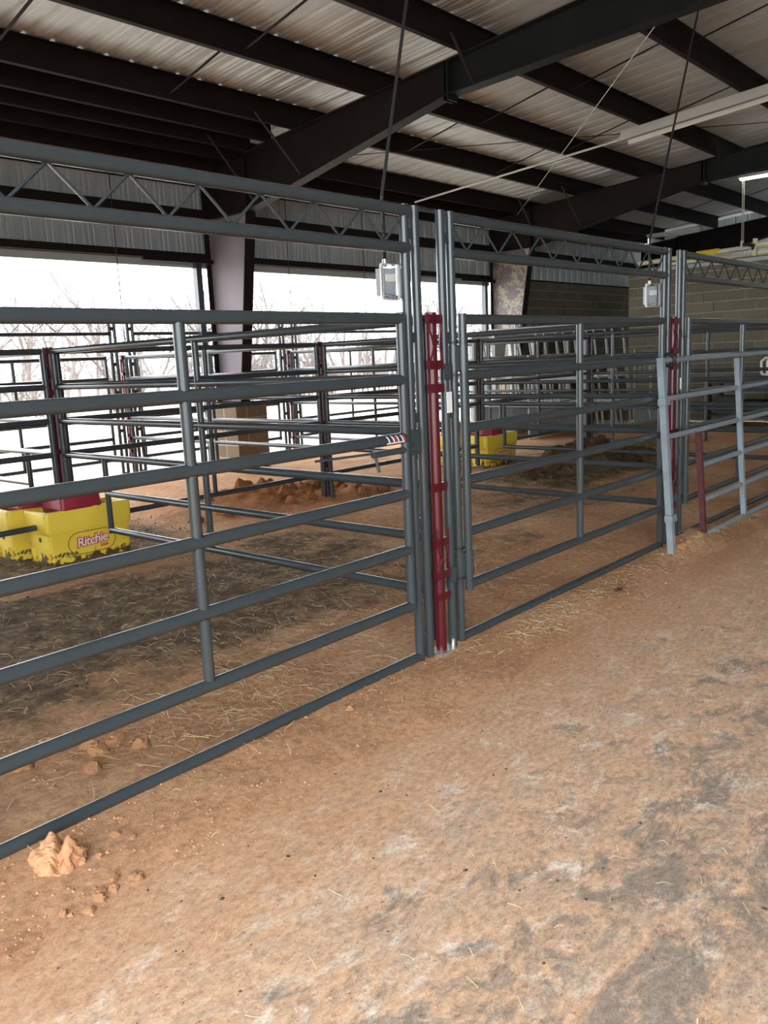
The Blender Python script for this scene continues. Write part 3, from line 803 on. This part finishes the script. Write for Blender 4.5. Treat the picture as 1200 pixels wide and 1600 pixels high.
t2 = drop_box(6.30, 2.78, 1.99, (7.95, 2.95, roofz(2.95) + .1), 'clear plastic outlet box hanging near the leaning pale gate', R(-25))
tagp(t2.build('drop_cord', 'black', None, True), 'black cord dropping from the roof near the leaning pale gate', 'cord')
# thin cables down the side wall
for x, zb in ((6.46, 1.95), (9.63, 2.1), (11.47, 2.2)):
    tagp(MB().tube((x, 10.5, 4.52), (x - .01, 10.5, zb), .007, 6).build('hanging_cable', 'black', None, True), 'thin black cable hanging down past the wall opening', 'cable', 'thin cables by the openings')

# ------------------------------------------------------------------ tube heater, lights, pipes
t = thing('tube_heater', 'long white tube heater hung under the purlins', 'heater', (12.57, 0, 0))
def at_y(y): return roofz(y) - .12
hood = MB()
pf = [(-.17, -.09), (-.10, .06), (.10, .06), (.17, -.09), (.155, -.09), (.09, .045), (-.09, .045), (-.155, -.09)]
hood.loft([[(u, 6.02, at_y(6.02) + h) for u, h in pf], [(u, -2.4, at_y(-2.4) + h) for u, h in pf]])
hood.build('reflector', 'white', t)
MB().tube((0, 6.10, at_y(6.1) - .015), (0, -2.4, at_y(-2.4) - .015), .05, 12).build('burner_tube', 'zinc', t, True)
MB().tube((0, 6.05, at_y(6.05) - .03), (-.5, 9.75, 4.33), .016, 8).build('exhaust_pipe', 'white', t, True)
for y in (5.76, 4.28, 2.8): MB().tube((0, y, roofz(y)), (0, y, at_y(y) + .04), .006, 6).build('hanger', 'black', t, True)

def strip_light(x, y, z, label, lit, L=1.2, rot=R(90), hang=(0,)):
    t = thing('strip_light', label, 'light', (x, y, z), rot)
    MB().loft([[(-L / 2, u, h) for u, h in [(-.07, 0), (-.04, .06), (.04, .06), (.07, 0)]], [(L / 2, u, h) for u, h in [(-.07, 0), (-.04, .06), (.04, .06), (.07, 0)]]]).build('housing', 'white', t)
    for x_ in hang: MB().tube((x_, 0, .05), (x_, 0, roofz(y + x_) - z + .03), .006, 6).build('hanger', 'zinc', t, True)
    for y_ in (-.03, .03): MB().tube((-L / 2 + .03, y_, -.02), (L / 2 - .03, y_, -.02), .018, 8).build('lamp_tube', 'lamp' if lit else 'white', t, True)
strip_light(17.0, 5.02, 4.66, 'lit strip light above the block room', True, 1.56, hang=(-.74, .74))
strip_light(20.6, 8.57, 4.3, 'unlit strip light over the dark passage', False, 1.3)

def pipe(name, p, q, r, m, label, group=None): tagp(MB().tube(p, q, r, 12).build(name, m, None, True), label, 'pipe', group)
pipe('plastic_pipe', (17.45, 8.0, 3.36), (17.45, 3.4, 3.50), .05, 'cream', 'long cream pipe lying along the block room edge')
pipe('plastic_pipe', (17.72, 7.3, 3.30), (17.72, 3.4, 3.34), .05, 'cream', 'second cream pipe lying behind the long one')
pipe('plastic_pipe', (17.35, 7.35, 3.27), (17.35, 6.5, 3.28), .045, 'cream', 'short cream pipe end lying low on the block room edge')
pipe('pipe_sleeve', (17.44, 6.75, 3.42), (17.44, 6.3, 3.43), .054, 'yellow_paint', 'yellow sleeve on the block room pipes')
t = thing('pipe_clamp', 'cream pipe clamp holding a dark fitting on the block room', 'clamp', (17.42, 5.6, 3.22))
MB().box((-.05, -.03, 0), (.05, .03, .36)).build('bracket', 'cream', t); MB().tube((-.07, .0, .2), (-.02, .16, .24), .06, 10).build('fitting', 'dark_box', t, True)
t = thing('hoist_line', 'pale hoist line with pulley dropping to the block room', 'hoist', (17.1, 5.74, 3.4))
for dx in (-.03, .06): MB().tube((dx, 0, .12), (dx, .02, roofz(5.76) - 3.4 + .03), .008, 6).build('line', 'offwhite', t, True)
MB().loft([rrect(.05, .02, .015, 0, 3), rrect(.05, .02, .015, .13, 3)]).build('pulley_block', 'zinc', t, True)
MB().tube((.0, -.03, .06), (.0, .03, .06), .04, 12).build('sheave', 'dark_box', t, True)
MB().box((-.12, -.16, -.05), (.05, .22, .0)).build('trolley_plate', 'zinc', t)

# ------------------------------------------------------------------ pale stacked panels and chute by the far wall
def slat_panel(x, y, lean, label, group, L=2.1, H=1.75, m='offwhite'):
    t = thing('stacked_panel', label, 'panel', (x, y, 0), R(90), group)
    t.rotation_euler = (0, R(lean), 0)
    for z in (.12, .62, 1.12, H): tube('rail', (0, 0, z), (0, L, z), .022, m, t, 8)
    for k in range(3): tube('post', (0, L * k / 2, .04), (0, L * k / 2, H + .02), .02, m, t, 8)
    return t
for k in range(8):
    slat_panel(14.2 + .26 * k, 7.35 + .03 * (k % 3), -17 + (k * 37 % 7) * 1.1, 'pale pipe panel leaning in the row before the block wall, %s from the red post' % ORD[k], 'pale panels leaning in a row', H=1.95 + .06 * (k * 3 % 4))
arch_t, _ = arch_frame((15.2, 9.75, 0), (18.4, 9.75, 0), 'pale spare arch frame standing against the dark block wall', m='offwhite', bottom=True)
def sheeted(x, y, L, label, rot=0):
    t = thing('sheeted_gate', label, 'gate', (x, y, 0), rot)
    for px_ in (0, L / 2, L): tube('post', (px_, 0, 0), (px_, 0, 1.55), .025, 'offwhite', t, 8)
    for z in (.08, .62, 1.05, 1.53): tube('rail', (0, 0, z), (L, 0, z), .022, 'offwhite', t, 8)
    for a in (0, L / 2): MB().box((a + .04, -.006, .10), (a + L / 2 - .04, .006, .60)).build('sheet_panel', 'sheet_grey', t)
    n = 7
    for k in range(1, n): tube('picket', (L * k / n, 0, 1.05), (L * k / n + .05, 0, 1.53), .009, 'offwhite', t, 6)
sheeted(12.95, 9.15, 2.3, 'pale gate with grey sheet bottom beside the peeling column', R(-4))
sheeted(15.3, 9.05, 2.2, 'pale gate with grey sheet bottom in front of the dark wall', R(3))
sheeted(13.3, 8.2, 2.4, 'pale gate with grey sheet bottom behind the red post', R(2))
sheeted(15.8, 7.3, 1.35, 'short pale gate with grey sheet bottom by the block room corner', R(-3))
def chute():
    t = thing('handling_chute', 'offwhite livestock chute with dark open windows beside the peeling column', 'chute', (13.9, 9.35, 0), 0)
    L, D, H = 2.9, .55, 1.95
    for x in (0, L / 2, L):
        for y in (0, D): MB().box((x - .04, y - .04, 0), (x + .04, y + .04, H)).build('post', 'offwhite', t)
    for y in (0, D):
        for z in (.1, 1.2, 1.42, H): MB().box((0, y - .03, z - .035), (L, y + .03, z + .035)).build('rail', 'offwhite', t)
        MB().box((0, y - .008, .12), (L, y + .008, .65)).build('side_sheet', 'sheet_grey', t)
    MB().hexa([(.0, -.05, 1.4), (.25, -.05, 1.4), (.25, -.03, 1.4), (.0, -.03, 1.4), (.02, -.05, 1.93), (.38, -.05, 1.93), (.38, -.03, 1.93), (.02, -.03, 1.93)]).build('head_plate', 'offwhite', t)
    for k in range(9): tube('bar', (.2 + .29 * k, 0, .66), (.27 + .29 * k, 0, 1.2), .012, 'offwhite', t, 6)
chute()
t = thing('tee_post', 'dark pipe post with a flat tee top beside the block room', 'post', (13.75, 5.1, 0))
MB().tube((0, 0, 0), (0, 0, 1.86), .025, 10).build('tube', 'steel', t, True); MB().box((-.09, -.05, 1.86), (.09, .05, 1.88)).build('tee_plate', 'zinc', t)
# workbench with white jug in the corner by the block wall
t = thing('work_bench', 'dark bench of boxes against the block room wall', 'bench', (16.75, 5.0, 0))
MB().box((-.35, -.9, .84), (.4, 1.1, .88)).build('top', 'dark_box', t)
for x in (-.3, .35):
    for y in (-.85, 1.05): MB().box((x - .03, y - .03, 0), (x + .03, y + .03, .84)).build('leg', 'primer', t)
MB().box((-.33, -.85, .2), (.38, 1.05, .24)).build('shelf', 'dark_box', t)
for k, (y, h, mm) in enumerate(((.75, .32, 'dark_box'), (.3, .24, 'primer'), (-.3, .4, 'dark_box'))):
    tagp(MB().loft([rrect(.2, .19, .02, 0), rrect(.2, .19, .02, h), rrect(.21, .2, .02, h), rrect(.21, .2, .02, h + .03)]).build('storage_box', mm, None, True, 35, Matrix.Translation((16.72, 5.0 + y, .24))),
         ['dark storage box at the passage end of the bench shelf', 'brown storage box in the middle of the bench shelf', 'tall dark storage box under the white jug'][k], 'box')
t = thing('white_jug', 'white plastic jug with loop handle on the dark bench', 'jug', (16.62, 4.9, .88))
MB().loft([rrect(.13, .13, .05, 0), rrect(.14, .14, .05, .03), rrect(.14, .14, .05, .36), rrect(.09, .09, .05, .46), rrect(.045, .045, .03, .5), rrect(.045, .045, .03, .54)]).build('jug_body', 'white', t, True, 35)
MB().path([(-.02, .13, .10), (-.02, .24, .12), (-.02, .25, .36), (-.02, .17, .42), (-.02, .09, .42)], .022, 8).build('handle', 'white', t, True)
MB().tube((0, 0, .54), (0, 0, .575), .05, 10).build('cap', 'white', t, True)

# ------------------------------------------------------------------ clods, pebbles, straw
def clod_me(seed, m, rough=.5):
    rr = random.Random(seed); facets = [Vector((rr.gauss(0, 1), rr.gauss(0, 1), abs(rr.gauss(0, .8)))).normalized() for _ in range(5)]
    bm = bmesh.new(); bmesh.ops.create_icosphere(bm, subdivisions=3, radius=1)
    for v in bm.verts:
        n = v.co.normalized(); s = 1 + rough * mnoise.fractal(n * 1.3 + Vector((seed * 7.1, 0, 0)), .7, 2.1, 4) + .16 * abs(mnoise.noise(n * 4 + Vector((0, seed * 3.3, 0))))
        # knock flat facets off the lump
        for fa in facets:
            dd = n.dot(fa) * s
            if dd > .72: s *= .72 / dd
        v.co = n * s; v.co.z *= .8
        if v.co.z < -.35: v.co.z = -.35
    me = bpy.data.meshes.new('clod'); bm.to_mesh(me); bm.free(); me.materials.append(M[m]); me.shade_smooth(); me.set_sharp_from_angle(angle=R(22)); return me
CM = [clod_me(s, 'clod') for s in range(5)]; CMr = [clod_me(s + 20, 'redclod') for s in range(5)]; CMd = [clod_me(s + 9, 'manure', .5) for s in range(4)]
def clod(x, y, s, label, group=None, dark=False, k=0, sc=(1, 1, 1), z=None):
    o = obj('dirt_clod', (CMd if dark == 1 else CMr if dark == 2 else CM)[k % (4 if dark == 1 else 5)])
    o.location = (x, y, (dirt_z(x, y) if z is None else z) + s * .18); o.scale = (s * sc[0], s * sc[1], s * sc[2]); o.rotation_euler = (0, 0, random.uniform(0, 6))
    return tagp(o, label, 'dirt clod', group)
# the big broken clod at the threshold: two lobes over a flat foot
def big_clod():
    bm = bmesh.new(); bmesh.ops.create_icosphere(bm, subdivisions=5, radius=1)
    for v in bm.verts:
        n = v.co.normalized()
        s = 1 + .24 * mnoise.fractal(n * 1.6 + Vector((3.3, 1, 0)), .8, 2.1, 5) + .10 * abs(mnoise.noise(n * 6)) + .05 * mnoise.fractal(n * 14, .6, 2, 3)
        p = n * s; p.x *= .082; p.y *= .068; p.z *= .06
        p.z += .028 * math.exp(-((p.x + .022) / .022) ** 2 - ((p.y - .035) / .025) ** 2) + .022 * math.exp(-((p.x - .042) / .024) ** 2 - ((p.y + .005) / .03) ** 2)
        p.z -= .03 * math.exp(-((p.x - .012) / .012) ** 2) * (1 if p.z > 0 else 0)
        p.z = max(p.z, -.02); v.co = p
    me = bpy.data.meshes.new('big_clod'); bm.to_mesh(me); bm.free(); me.materials.append(M['clod']); me.shade_smooth(); me.set_sharp_from_angle(angle=R(45))
    o = obj('dirt_clod', me); o.location = (1.098, 2.50, .022); o.rotation_euler = (0, 0, R(-40)); return tagp(o, 'large lumpy orange dirt clod lying against the gate threshold', 'dirt clod')
big_clod()
g = 'clods on the dirt behind the threshold'
for k, (x, y, s) in enumerate([(1.60, 3.22, .042), (1.70, 3.17, .05), (1.60, 3.13, .045), (1.34, 3.26, .05), (1.45, 3.30, .04), (1.2, 3.3, .045), (1.52, 3.36, .05), (1.50, 3.0, .045), (1.75, 3.02, .04), (1.1, 3.2, .04)]):
    clod(x, y, s, 'small rounded dirt clod just behind the stickered gate threshold', g, k=k)
g = 'clods spilled on the concrete edge'
for k, (x, y, s) in enumerate([(1.21, 2.24, .017), (1.225, 2.22, .017), (1.14, 2.235, .018), (1.09, 2.22, .02), (1.10, 2.25, .022), (1.04, 2.20, .02), (1.16, 2.27, .018), (1.2, 2.42, .016), (1.33, 2.43, .014), (1.3, 2.5, .02), (.98, 2.25, .016), (2.55, 2.55, .022)]):
    clod(x, y, s, 'little clod crumb on the dirt edge by the large lumpy clod', g, k=k + 2)
g = 'clods on the dug-up dirt heap'
for k in range(40):
    x = random.gauss(6.35, .5); y = random.gauss(7.25, .28); s = random.uniform(.04, .095)
    clod(x, y, s, 'jagged orange clod on the dug-up dirt around the red post', g, dark=2, k=k)
clod(7.05, 7.5, .14, 'biggest brown clod beyond the dug-up dirt', dark=2, k=1); clod(5.95, 7.55, .13, 'large pointed clod on the dug-up dirt toward the waterers', dark=2, k=3, sc=(1, .8, 1.1)); clod(7.35, 6.65, .12, 'wide clod beside the red post foot', dark=2, k=2)
g = 'dark clods on the manure heap'
for k in range(110):
    x = random.uniform(8.5, 11.6); y = random.gauss(5.4, .3); s = random.uniform(.04, .13)
    clod(x, y, s, 'dark brown clod on the manure heap', g, dark=True, k=k)
g = 'crumbs at the leaning gate foot'
for k in range(9):
    clod(6.2 + random.random() * .6, 2.42 + random.random() * .12, random.uniform(.015, .03), 'orange crumb by the foot of the leaning pale gate', g, k=k)
clod(5.03, 2.42, .03, 'flattened manure pat on the alley concrete', dark=True, sc=(1.6, 1.1, .4), z=.0)

# pebbles and crumbs: countless
def crumbs(n, spots, smin, smax, m, name, label):
    b = MB()
    for i in range(n):
        x0, x1, y0, y1 = random.choice(spots); x = random.uniform(x0, x1); y = random.uniform(y0, y1); s = random.uniform(smin, smax) * (1 if random.random() < .9 else 1.7)
        z = dirt_z(x, y) if y > 2.34 else max(0, dirt_z(x, y) if y > 2.15 else 0)
        p = [Vector((math.cos(a) * s * random.uniform(.7, 1.2), math.sin(a) * s * random.uniform(.7, 1.2), random.uniform(-.1, .25) * s)) for a in (0, 1.25, 2.5, 3.8, 5.0)]
        c = Vector((x, y, z)); top = c + Vector((random.uniform(-.3, .3) * s, random.uniform(-.3, .3) * s, s * random.uniform(.5, .9)))
        b.add([c + q for q in p] + [top], [(0, 1, 5), (1, 2, 5), (2, 3, 5), (3, 4, 5), (4, 0, 5)])
    return tagp(b.build(name, m), label, 'crumbs', kind='stuff')
crumbs(2600, [(.6, 6.5, 2.2, 2.7), (.6, 2, 2.15, 3.2), (1, 7, 2.7, 4), (2, 9, 3, 6), (5, 9, 6.5, 9)], .002, .008, 'clod', 'dirt_crumbs', 'fine orange dirt crumbs scattered over the pens and alley edge')
crumbs(1500, [(.6, 5, 3.8, 6), (7.5, 12, 4.6, 6), (2, 5, 6.8, 8)], .005, .013, 'manure', 'manure_crumbs', 'dark manure crumbs scattered over the trampled bedding')
crumbs(260, [(.5, 7, .3, 2.2)], .002, .006, 'manure', 'floor_grit', 'dark grit specks on the alley concrete')

def straw(n, spots, m, name, label, lmin=.03, lmax=.13, w=.0014):
    b = MB()
    for i in range(n):
        cx, cy, sx, sy = random.choice(spots)
        x = random.gauss(cx, sx); y = random.gauss(cy, sy)
        if not (-2 < x < 14 and .3 < y < 10.3): continue
        a = random.uniform(0, math.pi); L = random.uniform(lmin, lmax); dx, dy = math.cos(a) * L / 2, math.sin(a) * L / 2
        def gz(x, y): return (max(0, dirt_z(x, y)) if y > 2.15 else 0)
        bend = random.gauss(0, .09) * L
        lift = abs(random.gauss(0, .006)); t_ = random.uniform(-.01, .018)
        p0 = Vector((x - dx, y - dy, 0)); p2 = Vector((x + dx, y + dy, 0)); p1 = Vector((x - dy / L * 2 * bend * .5, y + dx / L * 2 * bend * .5, 0))
        p0.z = gz(p0.x, p0.y) + .003; p1.z = gz(p1.x, p1.y) + .005 + lift; p2.z = gz(p2.x, p2.y) + .003 + max(0, t_)
        nrm = Vector((-math.sin(a), math.cos(a), 0)) * (w * random.uniform(.7, 1.5)); up = Vector((0, 0, w * 1.1))
        v = []
        for p in (p0, p1, p2): v += [p - nrm, p + up, p + nrm]
        b.add(v, [(0, 1, 4, 3), (1, 2, 5, 4), (3, 4, 7, 6), (4, 5, 8, 7)])
    return tagp(b.build(name, m), label, 'straw', kind='stuff')
S1 = [(2.3, 3.05, .35, .16)] * 3 + [(2.1, 3.3, .7, .35)] * 2 + [(2.9, 3.3, .4, .3)] * 2 + [(2.0, 4.0, .9, .5)] * 3 + [(3.0, 4.6, 1.0, .8)] * 4 + [(2.6, 2.75, .3, .08)]
S2 = [(4.6, 2.52, .55, .07)] * 2 + [(5.6, 2.5, .5, .08), (3.95, 2.42, .2, .07)] + [(4.6, 3.4, .7, .4)] * 3 + [(5.4, 4.2, .9, .7)] * 4 + [(6.6, 3.8, 1, .6)] * 2 + [(7.6, 4.2, 1.2, .7)] * 2 + [(6.8, 2.5, .3, .06), (7.6, 2.5, .5, .06)]
S3 = [(4.2, 5.8, 1.3, .8), (5.6, 5.2, 1.1, .8), (8, 5.2, 1.4, .7), (9, 6.4, 2, .8), (3.2, 7.6, 1.2, .6)]
straw(2600, S1 + S2, 'straw', 'loose_straw', 'loose straw strewn over the dirt just behind the gates', .02, .10, .0008)
straw(900, S1 + S2, 'straw_pale', 'pale_straw', 'pale bleached straw stems strewn near the gate threshold', .03, .12, .0010)
straw(2200, S3, 'straw', 'bedding_straw', 'thin bedding straw trampled into the back of the pens', .03, .11, .0015)
straw(130, [(2.2, 1.5, 1.4, .5), (4.5, 1.7, 1.6, .4), (3.0, 2.1, 1.0, .2), (2.0, 1.15, .6, .25)], 'straw_pale', 'alley_straw', 'few single straw stems lying on the alley concrete', .012, .055, .0007)

# ------------------------------------------------------------------ bare winter trees beyond the opening
def tree_me(seed, H, spread=.55):
    rnd = random.Random(seed); b = MB()
    def grow(p, d, L, r, lev):
        n = 3 if lev < 2 else 2
        for i in range(n):
            q = p + d * (L / n); b.tube(p, q, r, 4 if lev < 2 else 3, r * .8); p = q; r *= .8
            d = (d + Vector((rnd.gauss(0, .13), rnd.gauss(0, .13), rnd.gauss(.04, .08)))).normalized()
            if lev < 4:
                for k in range(2 if lev < 3 else (1 if i else 2)):
                    ax = Vector((rnd.gauss(0, 1), rnd.gauss(0, 1), rnd.gauss(0, .3))).normalized()
                    nd = (d * rnd.uniform(.6, 1) + ax * spread * rnd.uniform(.6, 1.3)).normalized()
                    if nd.z < -.1: nd.z = .1
                    grow(p, nd, L * rnd.uniform(.5, .7), r * .62, lev + 1)
    for s in range(3 if spread > .6 else 1):
        grow(Vector((rnd.gauss(0, .3), rnd.gauss(0, .3), 0)) if spread > .6 else Vector((0, 0, 0)), Vector((rnd.gauss(0, .15), rnd.gauss(0, .15), 1)).normalized(), H * .5, H * .017, 0)
    return b.me('bare_tree', 'bark')
TM = [tree_me(s, 7.7) for s in (3, 8, 12)] + [tree_me(s, 4.0, .75) for s in (21, 34)]
rt = random.Random(5)
gt = 'bare trees of the thicket beyond the opening'
for k in range(56):
    y = rt.uniform(30, 46); x = y * (.42 + 1.33 * ((k * 29 % 56) + rt.random()) / 56)
    o = obj('bare_tree', TM[k % 3]); s = rt.uniform(.72, 1.12); o.scale = (s, s, s); o.location = (x, y, -.06); o.rotation_euler = (0, 0, rt.uniform(0, 6))
    tagp(o, 'bare leafless tree in the winter thicket beyond the opening', 'tree', gt)
gb = 'bare brush at the edge of the thicket'
for k in range(40):
    y = rt.uniform(27, 33); x = y * rt.uniform(.42, 1.75)
    o = obj('bare_shrub', TM[3 + k % 2]); s = rt.uniform(.55, .9); o.scale = (s, s, s); o.location = (x, y, -.06); o.rotation_euler = (0, 0, rt.uniform(0, 6))
    tagp(o, 'low leafless brush at the edge of the winter thicket', 'shrub', gb)
